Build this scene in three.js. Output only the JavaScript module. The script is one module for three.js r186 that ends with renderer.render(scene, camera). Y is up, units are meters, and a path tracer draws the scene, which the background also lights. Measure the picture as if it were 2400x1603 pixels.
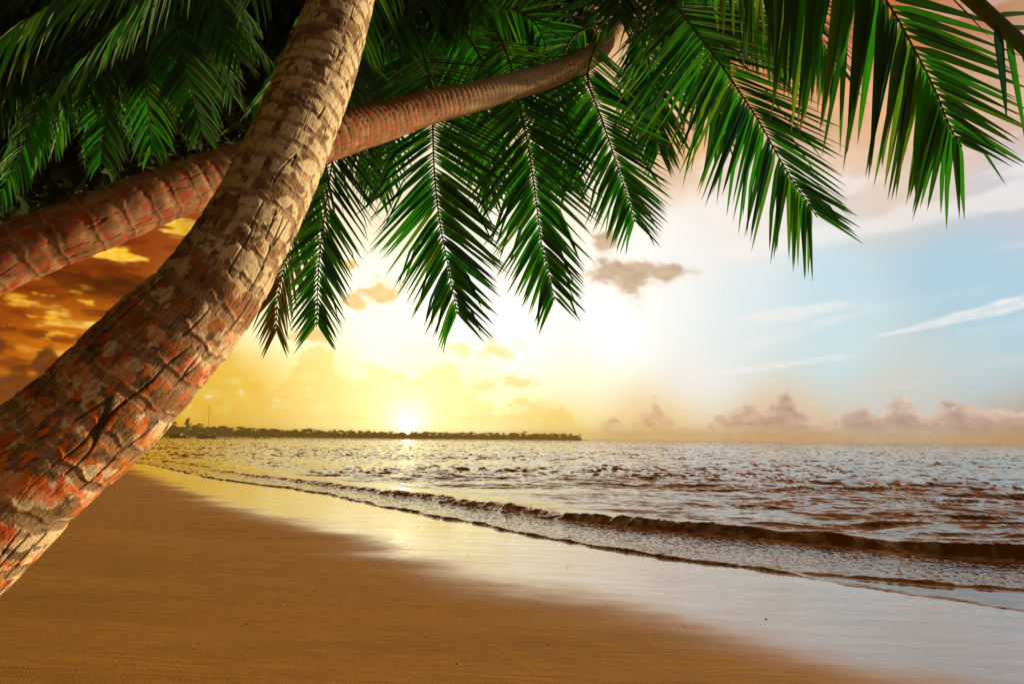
import * as THREE from 'three';
import { mergeGeometries } from 'three/addons/utils/BufferGeometryUtils.js';

// ───────────────────────── camera, sky, sun, exposure ─────────────────────────
const V = (x, y, z) => new THREE.Vector3(x, y, z), RAD = Math.PI / 180;
const scene = new THREE.Scene();
const camera = new THREE.PerspectiveCamera(54.24, 1024 / 683, 0.05, 20000);
camera.position.set(0, 1.7, 0);
camera.rotation.order = 'YXZ';
camera.rotation.set(8.29 * RAD, 0, 0.6 * RAD);
const renderer = new THREE.WebGLRenderer({ antialias: true });
renderer.toneMapping = THREE.LinearToneMapping;
renderer.toneMappingExposure = 1.0;
renderer.shadowMap.enabled = true;

const SUN_AZ = -8.7, LIGHT_AZ = 58, LIGHT_EL = 6.5;        // degrees right of the view direction and above the horizon: the glow behind the island, and where the highlights on the trunks say the light stands
const sunDir = V(Math.sin(LIGHT_AZ * RAD) * Math.cos(LIGHT_EL * RAD), Math.sin(LIGHT_EL * RAD), -Math.cos(LIGHT_AZ * RAD) * Math.cos(LIGHT_EL * RAD));
const sun = new THREE.DirectionalLight(new THREE.Color().setRGB(1, 0.72, 0.36), 5);
sun.name = 'sun';
sun.position.copy(sunDir).multiplyScalar(60);
sun.castShadow = true; sun.shadow.radius = 5;
Object.assign(sun.shadow.camera, { left: -25, right: 25, top: 20, bottom: -10, near: 1, far: 140 });
scene.add(sun, sun.target);

// noise
function rng(seed) { let a = seed >>> 0; return () => { a = (a + 0x6d2b79f5) | 0; let t = Math.imul(a ^ (a >>> 15), 1 | a); t = (t + Math.imul(t ^ (t >>> 7), 61 | t)) ^ t; return ((t ^ (t >>> 14)) >>> 0) / 4294967296; }; }
const PERM = new Uint8Array(512), GX = new Float32Array(256), GY = new Float32Array(256);
{ const r = rng(7), p = [...Array(256).keys()]; for (let i = 255; i > 0; i--) { const j = Math.floor(r() * (i + 1)); [p[i], p[j]] = [p[j], p[i]]; } for (let i = 0; i < 512; i++) PERM[i] = p[i & 255]; for (let i = 0; i < 256; i++) { const a = r() * Math.PI * 2; GX[i] = Math.cos(a); GY[i] = Math.sin(a); } }
function n2(x, y) {
  const ix = Math.floor(x), iy = Math.floor(y), fx = x - ix, fy = y - iy, X = ix & 255, Y = iy & 255;
  const u = fx * fx * fx * (fx * (fx * 6 - 15) + 10), v = fy * fy * fy * (fy * (fy * 6 - 15) + 10);
  const a = PERM[PERM[X] + Y], b = PERM[PERM[X + 1] + Y], c = PERM[PERM[X] + Y + 1], d = PERM[PERM[X + 1] + Y + 1];
  const p = GX[a] * fx + GY[a] * fy, q = GX[b] * (fx - 1) + GY[b] * fy, s = GX[c] * fx + GY[c] * (fy - 1), t = GX[d] * (fx - 1) + GY[d] * (fy - 1);
  return (p + (q - p) * u + (s - p + (p - q - s + t) * u) * v) * 1.5;
}
// the same noise with a period (for textures that tile)
function n2t(x, y, px, py) {
  const w = (k, p) => ((k % p) + p) % p, ix = Math.floor(x), iy = Math.floor(y), fx = x - ix, fy = y - iy, X = w(ix, px), Y = w(iy, py), X1 = w(ix + 1, px), Y1 = w(iy + 1, py);
  const u = fx * fx * fx * (fx * (fx * 6 - 15) + 10), v = fy * fy * fy * (fy * (fy * 6 - 15) + 10), h = (i, j) => PERM[PERM[i & 255] + (j & 255)];
  const a = h(X, Y), b = h(X1, Y), c = h(X, Y1), d = h(X1, Y1);
  const p = GX[a] * fx + GY[a] * fy, q = GX[b] * (fx - 1) + GY[b] * fy, s = GX[c] * fx + GY[c] * (fy - 1), t = GX[d] * (fx - 1) + GY[d] * (fy - 1);
  return (p + (q - p) * u + (s - p + (p - q - s + t) * u) * v) * 1.5;
}
const fbm = (x, y, o = 5) => { let s = 0, a = 0.5; for (let i = 0; i < o; i++, a *= 0.5) { s += a * n2(x, y); x = x * 2.03 + 17.3; y = y * 2.01 - 9.1; } return s; };
const billow = (x, y, o = 5) => { let s = 0, a = 0.5; for (let i = 0; i < o; i++, a *= 0.5) { s += a * (1 - 2 * Math.abs(n2(x, y))); x = x * 2.03 + 5.2; y = y * 2.01 + 3.7; } return s; };
const clamp = (x, a = 0, b = 1) => (x < a ? a : x > b ? b : x), lerp = (a, b, t) => a + (b - a) * t;
const smooth = (a, b, x) => { const t = clamp((x - a) / (b - a)); return t * t * (3 - 2 * t); };
const lin = (c) => { c /= 255; return c <= 0.04045 ? c / 12.92 : Math.pow((c + 0.055) / 1.055, 2.4); };
function table(rows) {                                   // smooth interpolation through [[x, y], ...] sorted by x
  const n = rows.length, m = rows.map((_, i) => { const a = rows[Math.max(0, i - 1)], b = rows[Math.min(n - 1, i + 1)]; return (b[1] - a[1]) / (b[0] - a[0]); });
  return (x) => {
    if (x <= rows[0][0]) return rows[0][1] + m[0] * (x - rows[0][0]);
    if (x >= rows[n - 1][0]) return rows[n - 1][1] + m[n - 1] * (x - rows[n - 1][0]);
    let i = 0; while (x > rows[i + 1][0]) i++;
    const h = rows[i + 1][0] - rows[i][0], t = (x - rows[i][0]) / h, t2 = t * t, t3 = t2 * t;
    return (2 * t3 - 3 * t2 + 1) * rows[i][1] + (t3 - 2 * t2 + t) * h * m[i] + (-2 * t3 + 3 * t2) * rows[i + 1][1] + (t3 - t2) * h * m[i + 1];
  };
}

// The sky at sunset: [azimuth, elevation, r, g, b (sRGB), strength]: white round the sun, pale blue to the right, orange overhead, deep orange brown to the left and behind.
const AIR = [
  [-8.7, 1, 255, 236, 135, 1.6], [-8.7, 5, 255, 242, 175, 1.4], [-16, 5, 255, 228, 120, 1.1], [-16, 9, 255, 248, 224, 1.35], [-22, 4.5, 240, 192, 62, 1], [-21, 9, 255, 243, 200, 1.25], [-22, 13, 255, 240, 190, 1.05], [-11, 12, 255, 248, 226, 1.3], [-11, 8, 255, 249, 216, 1.3], [-11, 20, 255, 238, 202, 1], [-4, 11, 255, 251, 238, 1.45], [-3, 4, 255, 240, 165, 1.35],
  [1, 8, 255, 250, 228, 1.4], [5, 5, 255, 248, 220, 1.15], [0, 16, 255, 246, 224, 1.25], [5, 22, 255, 238, 212, 1], [10, 14, 255, 248, 238, 1.15], [1, 26, 250, 218, 162, 1], [15, 26, 238, 186, 136, 1], [9, 9, 255, 252, 244, 1.3],
  [15, 6, 250, 248, 240, 1.02], [15, 10, 244, 248, 246, 1.05], [18, 8, 228, 240, 240, 1], [16, 14, 246, 244, 240, 1.05], [20, 12, 222, 237, 243, 1], [20, 17, 250, 238, 228, 1], [26, 12, 198, 226, 238, 1], [26, 7, 206, 232, 238, 1], [34, 13, 174, 210, 230, 1], [38, 9, 176, 214, 232, 1], [36, 5, 195, 220, 226, 1],
  [30, 3, 214, 214, 204, 1], [38, 1, 188, 160, 142, 1], [22, 1, 236, 200, 160, 1], [12, 1, 250, 214, 150, 1], [4, 1, 255, 224, 125, 1.1], [32, 18.5, 234, 212, 196, 1], [39, 18, 204, 205, 216, 1], [39, 23, 214, 170, 140, 1],
  [32, 24, 235, 180, 130, 1], [32, 30, 204, 114, 64, 1], [20, 30, 214, 130, 80, 1], [0, 35, 186, 98, 48, 1], [-20, 30, 116, 44, 8, 1], [-38, 28, 58, 20, 2, 1], [-36, 18, 84, 26, 2, 1], [-27, 16, 152, 54, 5, 1], [-32, 13, 132, 44, 3, 1],
  [-32, 10.5, 124, 42, 3, 1], [-39, 11.6, 98, 32, 2, 1], [-38, 8, 142, 52, 3, 1], [-29, 7.2, 255, 200, 64, 1.1], [-34, 6.6, 228, 120, 12, 1], [-35, 4.5, 214, 120, 14, 1], [-38, 2, 160, 80, 8, 1], [-29, 3, 246, 186, 50, 1],
  [-60, 5, 110, 45, 6, 1], [-60, 20, 58, 22, 3, 1], [-90, 10, 58, 24, 5, 1], [-120, 10, 42, 22, 9, 1], [180, 10, 46, 34, 28, 1], [180, 40, 42, 28, 20, 1], [135, 10, 88, 88, 94, 1], [90, 10, 168, 192, 205, 1], [60, 8, 182, 212, 226, 1],
  [60, 20, 196, 186, 184, 1], [60, 30, 180, 112, 72, 1], [95, 30, 112, 74, 56, 1], [0, 50, 124, 54, 18, 1], [0, 72, 84, 36, 11, 1], [95, 60, 78, 42, 20, 1], [-90, 50, 44, 17, 4, 1], [180, 70, 56, 28, 12, 1], [-60, 40, 56, 20, 3, 1],
];
{
  const W = 4096, Hh = 2048, data = new Float32Array(W * Hh * 4), GW = 512, GH = 128, air = new Float32Array(GW * GH * 3);
  const S = AIR.map(([az, el, r, g, b, k]) => [Math.sin(az * RAD) * Math.cos(el * RAD), Math.sin(el * RAD), -Math.cos(az * RAD) * Math.cos(el * RAD), Math.sqrt(lin(r) * k), Math.sqrt(lin(g) * k), Math.sqrt(lin(b) * k)]);
  for (let j = 0; j < GH; j++) for (let i = 0; i < GW; i++) {
    const el = (j / (GH - 1)) * 90 * RAD, az = ((i + 0.5) / GW * 360 - 180) * RAD, x = Math.sin(az) * Math.cos(el), y = Math.sin(el), z = -Math.cos(az) * Math.cos(el);
    let w = 0, r = 0, g = 0, b = 0;
    for (const s of S) { const d = (x - s[0]) ** 2 + (y - s[1]) ** 2 + (z - s[2]) ** 2, k = 1 / (d + 0.005) ** 2.7; w += k; r += k * s[3]; g += k * s[4]; b += k * s[5]; }
    air.set([(r / w) ** 2, (g / w) ** 2, (b / w) ** 2], (j * GW + i) * 3);
  }
  const over = (c, r, g, b, a) => { c[0] += (lin(r) - c[0]) * a; c[1] += (lin(g) - c[1]) * a; c[2] += (lin(b) - c[2]) * a; };
  const leftTop = table([[-30, 5.2], [-25, 6.4], [-22.5, 6.0], [-19.5, 4.6], [-16.4, 7.2], [-13.8, 5.2], [-11.5, 5.9], [-9, 4.8], [-5.2, 5.9], [-3.6, 3.6], [-2, 2.4], [1, 2.9], [3, 2.9], [4.6, 2.0], [6.5, 1.2], [9, 0.9]]);
  const rightTop = table([[7, 0.7], [9, 1.5], [11, 2.0], [12.2, 3.3], [13.2, 1.7], [15, 1.3], [17, 1.9], [19.5, 2.8], [20.8, 2.4], [22.4, 3.7], [23.8, 2.0], [25.5, 1.7], [27.5, 2.5], [28.6, 1.8], [30.2, 3.0], [31.5, 2.2], [33, 2.9], [35, 2.2], [37, 2.0], [40, 2.3], [46, 3.0], [52, 2.2], [60, 2.6], [75, 2.0]]);
  const spot = (az, el, cx, cy, rx, ry) => 1 - Math.hypot((az - cx) / rx, (el - cy) / ry);
  const c = [0, 0, 0];
  for (let row = 0; row < Hh; row++) {
    const el = ((row + 0.5) / Hh - 0.5) * 180;
    for (let col = 0; col < W; col++) {
      let az = ((col + 0.5) / W - 0.5) * 360 + 90; if (az > 180) az -= 360;
      const gy = clamp(el / 90) * (GH - 1), gx = ((az + 180) / 360) * GW - 0.5, j0 = Math.min(GH - 2, Math.floor(gy)), i0 = Math.floor(gx), ty = gy - j0, tx = gx - i0, A = (j0 * GW + ((i0 + GW) % GW)) * 3, B = (j0 * GW + ((i0 + 1) % GW)) * 3;
      for (let k = 0; k < 3; k++) c[k] = lerp(lerp(air[A + k], air[B + k], tx), lerp(air[A + GW * 3 + k], air[B + GW * 3 + k], tx), ty);
      if (el > -1 && el < 60) {
        // thin streaky high cloud over all of the sky
        const rightness = smooth(2, 18, az) * (1 - smooth(70, 130, az)), leftness = 1 - smooth(-30, -22, az);
        if (rightness > 0 && el < 45) {
          const wx = az + 5 * n2(az * 0.07, el * 0.2) + 1.2 * n2(az * 0.4, el * 0.6), sl = el - (0.1 + 0.1 * n2(az * 0.05 + 7, el * 0.06)) * (az - 20), st = fbm(wx * 0.06 + 3, sl * 0.42, 7), veil = fbm(az * 0.05 + 60, el * 0.09, 4), hi = smooth(0.02, 0.5, st * (0.6 + 1.2 * smooth(-0.2, 0.3, veil))) * smooth(2, 6, el) * (1 - smooth(22, 45, el));
          over(c, 252, 247, 242, 0.55 * hi * rightness);
        }
        if (az > 11 && az < 61 && el < 17) {
        const streak = smooth(0, 0.5, (1 - Math.abs(el - (7.9 + 0.19 * (az - 28.7) + 0.25 * fbm(az * 0.4, el, 3))) / (0.12 + 0.06 * Math.max(0, az - 28.7))) * smooth(27.5, 31, az) * (1 - smooth(44, 60, az))) * (0.6 + 0.8 * fbm(az * 0.8, el * 4, 4));
        const streak2 = smooth(0, 0.5, (1 - Math.abs(el - (5.7 + 0.12 * (az - 19) + 0.2 * fbm(az * 0.5 + 9, el, 3))) / 0.32) * smooth(13, 18, az) * (1 - smooth(24, 29, az))) * (0.6 + 0.8 * fbm(az * 0.8 + 4, el * 4, 4));
        over(c, 254, 250, 246, clamp(0.85 * streak) + clamp(0.6 * streak2));
        }
        // soft warm mottling overhead
        const up = smooth(14, 26, el); if (up > 0) { const mt = fbm(az * 0.12 + 40, el * 0.2, 5); for (let k = 0; k < 3; k++) c[k] *= 1 + 0.45 * up * mt; }
        if (az > -29 && az < 12 && el < 11) {                        // yellow cumulus bank under the sun
          const lump = billow(az * 0.22, el * 0.3, 6), d = leftTop(az) + 1.7 * (lump - 0.25) + 0.5 * fbm(az * 1.7, el * 2, 4) - el, fade = smooth(-29, -26.5, az) * (1 - smooth(8, 12, az));
          const a = smooth(-0.1, 0.55, d) * smooth(0.7, 1.7, el + 0.25 * fbm(az * 0.5, 3, 3)) * fade, near = Math.exp(-((az + 8.7) ** 2 + (el - 0.9) ** 2) / 7), inner = fbm(az * 0.6, el * 1.1 + 5, 6);
          const sunny = smooth(-27, -9, az);
          over(c, lerp(240, 255, sunny), lerp(194, 220, sunny) + 40 * inner, lerp(66, 112, sunny) + 80 * inner, clamp(a * 0.8 * (0.8 + 0.7 * inner)) * (1 - near));
          const holes = smooth(0.3, 0.5, fbm(az * 0.8 + 31, el * 1.8, 4)) * a * smooth(1.5, 2.4, el) * (1 - smooth(4, 5.5, el));
          over(c, 255, 246, 190, 0.7 * holes);
          const puff = smooth(-0.05, 0.7, Math.max(spot(az, el, -2.6, 4.5, 1.8, 1.0), spot(az, el, 0.6, 4.9, 2.2, 0.8), spot(az, el, -1.4, 7.6, 2.4, 0.9), spot(az, el, -4.3, 7.6, 1.2, 0.8)) + 1.1 * fbm(az * 0.7, el * 1.1, 6));
          over(c, 252, 216, 130, 0.75 * puff);
        }
        if (az > 3.9 && az < 17.1 && el > 9 && el < 20) {
        const tan = smooth(-0.12, 0.8, Math.max(spot(az, el, 9.7, 13.9, 3.9, 2.1), spot(az, el, 8.2, 16.8, 1.7, 1.3), 0.9 * spot(az, el, 13.6, 13.9, 2.6, 0.8)) + 1.3 * fbm(az * 0.42 + 3, el * 0.6, 7));
        const sh = fbm(az * 0.8, el * 1.2, 5), rim = 1 - smooth(0.2, 0.9, tan); over(c, lerp(198, 238, rim) + 30 * sh, lerp(164, 214, rim) + 34 * sh, lerp(126, 186, rim) + 34 * sh, 0.85 * tan * (1 - smooth(15, 17, az)) * smooth(4, 6, az));
        }
        if (az > -22.1 && az < -5.9 && el > 6 && el < 17) {
        const tan2 = smooth(-0.1, 0.8, Math.max(spot(az, el, -11.4, 12.1, 2.3, 1.4), spot(az, el, -13.6, 11.2, 1.9, 0.8), spot(az, el, -14.2, 14.3, 1.5, 0.5), spot(az, el, -16.5, 8.4, 3, 1.0)) + 1.2 * fbm(az * 0.55 + 8, el * 0.8, 7));
        const sh = fbm(az * 0.8 + 5, el * 1.2, 5), rim = 1 - smooth(0.2, 0.9, tan2); over(c, 238 + 14 * rim, lerp(194, 228, rim) + 30 * sh, lerp(104, 170, rim) + 40 * sh, 0.85 * tan2 * (1 - smooth(-8, -6, az)) * smooth(-22, -19, az));
        }
        if (az > 5 && az < 100 && el < 7) {                         // mauve cumulus over the sea to the right
          const lump = billow(az * 0.36 + 7, el * 0.42, 6), d = rightTop(az) + 1.25 * (lump - 0.3) + 0.3 * fbm(az * 2.2, el * 2.4, 4) - el, a = smooth(-0.02, 0.16, d), body = smooth(0.1, 1.3, d), low = 1 - smooth(0.5, 1.5, el), fade = smooth(6, 9, az) * (1 - smooth(70, 95, az)), warm = 1 - smooth(9, 26, az), inner = fbm(az * 0.9, el * 1.6, 5);
          over(c, lerp(lerp(226, 186, body), 252, 0.75 * warm) + 44 * inner, lerp(lerp(200, 160, body), 212, 0.75 * warm) + 44 * inner, lerp(lerp(186, 152, body), 158, 0.75 * warm) + 44 * inner, 0.88 * a * fade * (1 - 0.55 * low));
        }
        if (leftness > 0 && el < 24 && az > -95) {        // burning clouds to the left
          const wl = leftness * (1 - smooth(-60, -90, az));
          const e2 = fbm(az * 0.25, el * 0.95 + 11, 7) * 1.3, glow = smooth(0.2, 0.5, e2) * smooth(3, 7, el) * (1 - smooth(9.2, 11, el)), dim = smooth(0.05, 0.4, -e2) * smooth(2, 5, el);
          const bright = Math.exp(-((az + 29) ** 2) / 60);
          over(c, 255, lerp(160, 230, bright), lerp(25, 110, bright), 0.9 * glow * wl); over(c, 112, 36, 4, 0.8 * dim * wl); const rag = smooth(0.2, 0.4, fbm(az * 0.5 + 21, el * 1.9, 6)) * smooth(5.5, 7.5, el) * (1 - smooth(9.5, 12, el)); over(c, 255, 190, 50, 0.8 * rag * wl);
          const b1 = smooth(0.05, 0.5, Math.max(spot(az, el, -31.8, 13.2, 2.6, 0.75), spot(az, el, -26.7, 16.1, 2.4, 0.6), spot(az, el, -27.4, 15.4, 1.5, 0.4)) + 0.8 * fbm(az * 0.6 + 2, el * 2.4, 5));
          const bs = fbm(az * 1.2, el * 3.4, 5); over(c, 255, 205 + 60 * bs, 70 + 120 * bs, clamp(1.1 * b1) * wl);
          const dk = smooth(-0.05, 0.5, Math.max(spot(az, el, -31.2, 11.0, 5.0, 1.2), spot(az, el, -27.5, 10.2, 3, 0.9), 0.8 * spot(az, el, -38, 12.3, 4, 1.2)) + 0.7 * fbm(az * 0.35, el * 1.0, 6));
          const dq = fbm(az * 0.5 + 3, el * 1.5, 5); over(c, 70 + 60 * dq, 20 + 26 * dq, 4, 0.9 * dk * wl);
          const dk2 = smooth(0, 0.35, Math.max(spot(az, el, -36.4, 2.6, 2.5, 2.2), spot(az, el, -35.0, 4.6, 1.0, 1.9), spot(az, el, -32.6, 5.0, 2.3, 0.8), spot(az, el, -38.6, 6.0, 1.6, 0.8), spot(az, el, -44, 3, 5, 2.4), spot(az, el, -55, 3, 7, 2)) + 0.6 * fbm(az * 0.7, el * 1.1, 5));
          const ds = fbm(az * 0.9 + 3, el * 1.3, 5); over(c, 84 + 70 * ds, 24 + 34 * ds, 5, 0.92 * dk2 * wl);
        }
        // light round the sun itself, in the air
        const q = (az - SUN_AZ) ** 2 + (el - 1.0) ** 2, gl = 45 * Math.exp(-q / 0.12) + 1.3 * Math.exp(-q / 3) + 0.4 * Math.exp(-q / 80);
        c[0] += gl; c[1] += gl * 0.9; c[2] += gl * 0.6;
      }
      const o = (row * W + col) * 4; data[o] = c[0]; data[o + 1] = c[1]; data[o + 2] = c[2]; data[o + 3] = 1;
    }
  }
  const sky = new THREE.DataTexture(data, W, Hh, THREE.RGBAFormat, THREE.FloatType);
  sky.mapping = THREE.EquirectangularReflectionMapping; sky.magFilter = THREE.LinearFilter; sky.needsUpdate = true;
  scene.background = sky; scene.environment = sky;
}
console.log('sky done');

// ───────────────────────── helpers ─────────────────────────
const taken = {};
const numbered = (name) => { const n = (taken[name] = (taken[name] ?? -1) + 1); return n ? name + '_' + String(n).padStart(3, '0') : name; };
function tag(o, label, category, group) { o.userData.label = label; o.userData.category = category; if (group) o.userData.group = group; return o; }
function mesh(name, geometry, material, parent = scene) { const m = new THREE.Mesh(geometry, material); m.name = parent === scene ? numbered(name) : name; m.castShadow = m.receiveShadow = true; parent.add(m); return m; }
function thing(name, label, category, at, group) { const g = new THREE.Group(); g.name = numbered(name); g.position.copy(at); tag(g, label, category, group); scene.add(g); return g; }
function image(w, h, f, srgb = true) {                    // f(x, y) -> [r, g, b] in 0..1 (linear for colour maps)
  const d = new Uint8Array(w * h * 4), enc = (x) => 255 * (srgb ? (x <= 0.0031308 ? 12.92 * x : 1.055 * Math.pow(x, 1 / 2.4) - 0.055) : x);
  for (let y = 0; y < h; y++) for (let x = 0; x < w; x++) { const c = f((x + 0.5) / w, (y + 0.5) / h), o = (y * w + x) * 4; for (let k = 0; k < 3; k++) d[o + k] = clamp(enc(clamp(c[k] ?? c[0])), 0, 255); d[o + 3] = 255; }
  const t = new THREE.DataTexture(d, w, h); t.magFilter = THREE.LinearFilter; t.wrapS = t.wrapT = THREE.RepeatWrapping; if (srgb) t.colorSpace = THREE.SRGBColorSpace; t.needsUpdate = true; return t;
}
const rgb = (r, g, b) => new THREE.Color().setRGB(r, g, b);
function geo(pos, idx, uv, nor, col, uv1) {
  const g = new THREE.BufferGeometry(); g.setAttribute('position', new THREE.Float32BufferAttribute(pos, 3));
  if (uv) g.setAttribute('uv', new THREE.Float32BufferAttribute(uv, 2)); if (uv1) g.setAttribute('uv1', new THREE.Float32BufferAttribute(uv1, 2)); if (col) g.setAttribute('color', new THREE.Float32BufferAttribute(col, 3));
  g.setIndex(idx); if (nor) g.setAttribute('normal', new THREE.Float32BufferAttribute(nor, 3)); else g.computeVertexNormals(); return g;
}

// ───────────────────────── beach and sea ─────────────────────────
// x of the water's edge, of the breaking wave and of the edge of the wet sand, for every z
const edgeX = table([[-600, -560], [-300, -268], [-150, -122], [-80, -58], [-42.3, -23.4], [-27, -11.6], [-21.65, -6.5], [-16.64, -2.86], [-13.53, -0.6], [-11.66, 0.97], [-10.24, 2.14], [-9.45, 3.1], [-8.64, 3.9], [-7.85, 4.6], [-7.2, 5.3], [-5, 8], [0, 15.5], [12, 34], [40, 80]]);
const innerX = table([[-10.7, 2.0], [-10.06, 2.5], [-9.44, 3.1], [-9.12, 3.67], [-8.79, 4.15], [-8.56, 4.7], [-8.3, 5.35], [-8.04, 6.1], [-7, 9.4]]);   // a second, thicker tongue of water behind the edge
const waveX = table([[-600, -548], [-300, -258], [-150, -115], [-80, -53.5], [-42, -21.0], [-31, -13.0], [-21.1, -4.5], [-18.4, -2.2], [-14.7, 0.6], [-13.16, 2.5], [-12.12, 4.0], [-11.24, 5.2], [-10.6, 6.2], [-10.1, 7.4], [-8.5, 11], [-5, 18], [0, 27], [20, 60]]);
const wetX = table([[-600, -575], [-300, -280], [-150, -130], [-80, -62], [-45, -28], [-27.7, -15.3], [-16.2, -7.1], [-12.4, -3.7], [-10.4, -2.2], [-8.7, -1.15], [-7.7, -0.3], [-6.7, 0.6], [-6, 1.25], [-5.3, 1.8], [-4.9, 2.25], [-4.4, 2.8], [-2, 6], [3, 14], [40, 70]]);
const COS = 0.76;
const seaward = (x, z) => (x - edgeX(z) - 0.2 * n2(x * 0.45, z * 0.45) - 0.16 * n2(x * 0.9, z * 0.9) - 0.07 * n2(x * 3.1, z * 3.1)) * COS;
function sandY(x, z) {
  const d = -(x - edgeX(z)) * COS, h = d > 0 ? 0.031 * Math.min(d, 22) + 0.012 * Math.max(0, d - 22) : 0.05 * d;
  return h + 0.012 * n2(x * 0.25, z * 0.5) * smooth(0.5, 5, d) + 0.0022 * fbm(x * 0.7 + 3, z * 4.2 + 0.5 * n2(x, z), 3) * smooth(0.2, 2, d);
}
// a fan of quads round the viewpoint, fine where it is near, that covers one surface out to the horizon
function fan(azimuths, radii, height, eps) {
  const na = azimuths.length, nr = radii.length, pos = new Float32Array(na * nr * 3), nor = new Float32Array(na * nr * 3), idx = [];
  for (let j = 0, k = 0; j < nr; j++) for (let i = 0; i < na; i++, k += 3) {
    const r = radii[j], x = Math.sin(azimuths[i]) * r, z = -Math.cos(azimuths[i]) * r, h = height(x, z, r), e = eps(r), hx = (height(x + e, z, r) - h) / e, hz = (height(x, z + e, r) - h) / e, l = Math.hypot(hx, 1, hz);
    pos[k] = x; pos[k + 1] = h; pos[k + 2] = z; nor[k] = -hx / l; nor[k + 1] = 1 / l; nor[k + 2] = -hz / l;
  }
  for (let j = 0; j < nr - 1; j++) for (let i = 0; i < na - 1; i++) { const a = j * na + i; idx.push(a, a + 1, a + na, a + 1, a + na + 1, a + na); }
  return { pos, nor, idx };
}
const steps = (spans) => { const out = []; for (const [a, b, n] of spans) for (let i = 0; i < n; i++) out.push(a + ((b - a) * i) / n); out.push(spans.at(-1)[1]); return out; };
const geometric = (spans) => { const out = []; for (const [a, b, n] of spans) for (let i = 0; i < n; i++) out.push(a * Math.pow(b / a, i / n)); out.push(spans.at(-1)[1]); return out; };
{
  const az = steps([[-180, -46, 70], [-46, 46, 420], [46, 180, 60]]).map((a) => a * RAD), rr = geometric([[0.4, 3, 20], [3, 30, 330], [30, 120, 60], [120, 900, 30]]);
  const f = fan(az, rr, (x, z) => sandY(x, z), (r) => 0.01 + r * 0.002), n = f.pos.length / 3, uv = new Float32Array(n * 2), uv1 = new Float32Array(n * 2), col = new Float32Array(n * 3);
  const wetness = (x, z) => smooth(-0.95, 0.85, (x - wetX(z)) * COS * 0.8 + 0.35 * n2(x * 0.5, z * 0.9) + 0.12 * n2(x * 2.2, z * 4));
  for (let i = 0; i < n; i++) {
    const x = f.pos[i * 3], z = f.pos[i * 3 + 2], w = wetness(x, z), t = 1 + 0.2 * fbm(x * 0.35, z * 1.6, 5);
    uv.set([x / 2.2, -z / 2.2], i * 2); uv1.set([(x + 32) / 52, (z + 47) / 52], i * 2);
    col.set([lerp(1, 1.05, w) * t, lerp(1, 1.05, w) * t, lerp(1, 1.2, w) * t], i * 3);   // wet sand is darker than dry
  }
  const grain = (u, v, k) => n2t(u * k, v * k, k, k);
  const r = rng(5), speck = new Float32Array(1024 * 1024); for (let i = 0; i < speck.length; i++) speck[i] = r();
  const at = (u, v) => speck[Math.floor(v * 1023) * 1024 + Math.floor(u * 1023)];
  const sandMap = image(1024, 1024, (u, v) => {
    const k = 1 + 0.4 * (at(u, v) - 0.5) + 0.12 * grain(u, v, 128) + 0.12 * n2t(u * 4, v * 48, 4, 48) + 0.06 * grain(u, v, 8), dark = at(u, v) > 0.9965 ? 0.45 : 1;
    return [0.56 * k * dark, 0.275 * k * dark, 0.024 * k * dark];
  });
  const sandBump = image(1024, 1024, (u, v) => [0.5 + 0.22 * (at(u, v) - 0.5) + 0.14 * grain(u, v, 200) + 0.16 * n2t(u * 5, v * 60, 5, 60) + 0.1 * grain(u, v, 24)], false);
  const wetAt = (u, v) => { const x = u * 52 - 32, z = v * 52 - 47; return wetness(x, z); };
  const coat = image(1536, 1536, (u, v) => { const w = wetAt(u, v), x = u * 52 - 32, z = v * 52 - 47; return [w * (0.86 + 0.3 * fbm(x * 0.8, z * 5, 4)), 0.08 + 0.86 * (1 - w) + 0.07 * w * fbm(x * 1.5 + 4, z * 9, 4), 0]; }, false);
  for (const t of [coat]) { t.channel = 1; t.wrapS = t.wrapT = THREE.ClampToEdgeWrapping; }
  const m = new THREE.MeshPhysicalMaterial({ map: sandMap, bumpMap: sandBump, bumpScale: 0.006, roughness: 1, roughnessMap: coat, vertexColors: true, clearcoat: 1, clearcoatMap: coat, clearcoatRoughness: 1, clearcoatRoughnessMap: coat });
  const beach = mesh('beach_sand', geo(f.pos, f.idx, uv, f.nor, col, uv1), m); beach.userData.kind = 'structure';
}
console.log('sand done');
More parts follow.
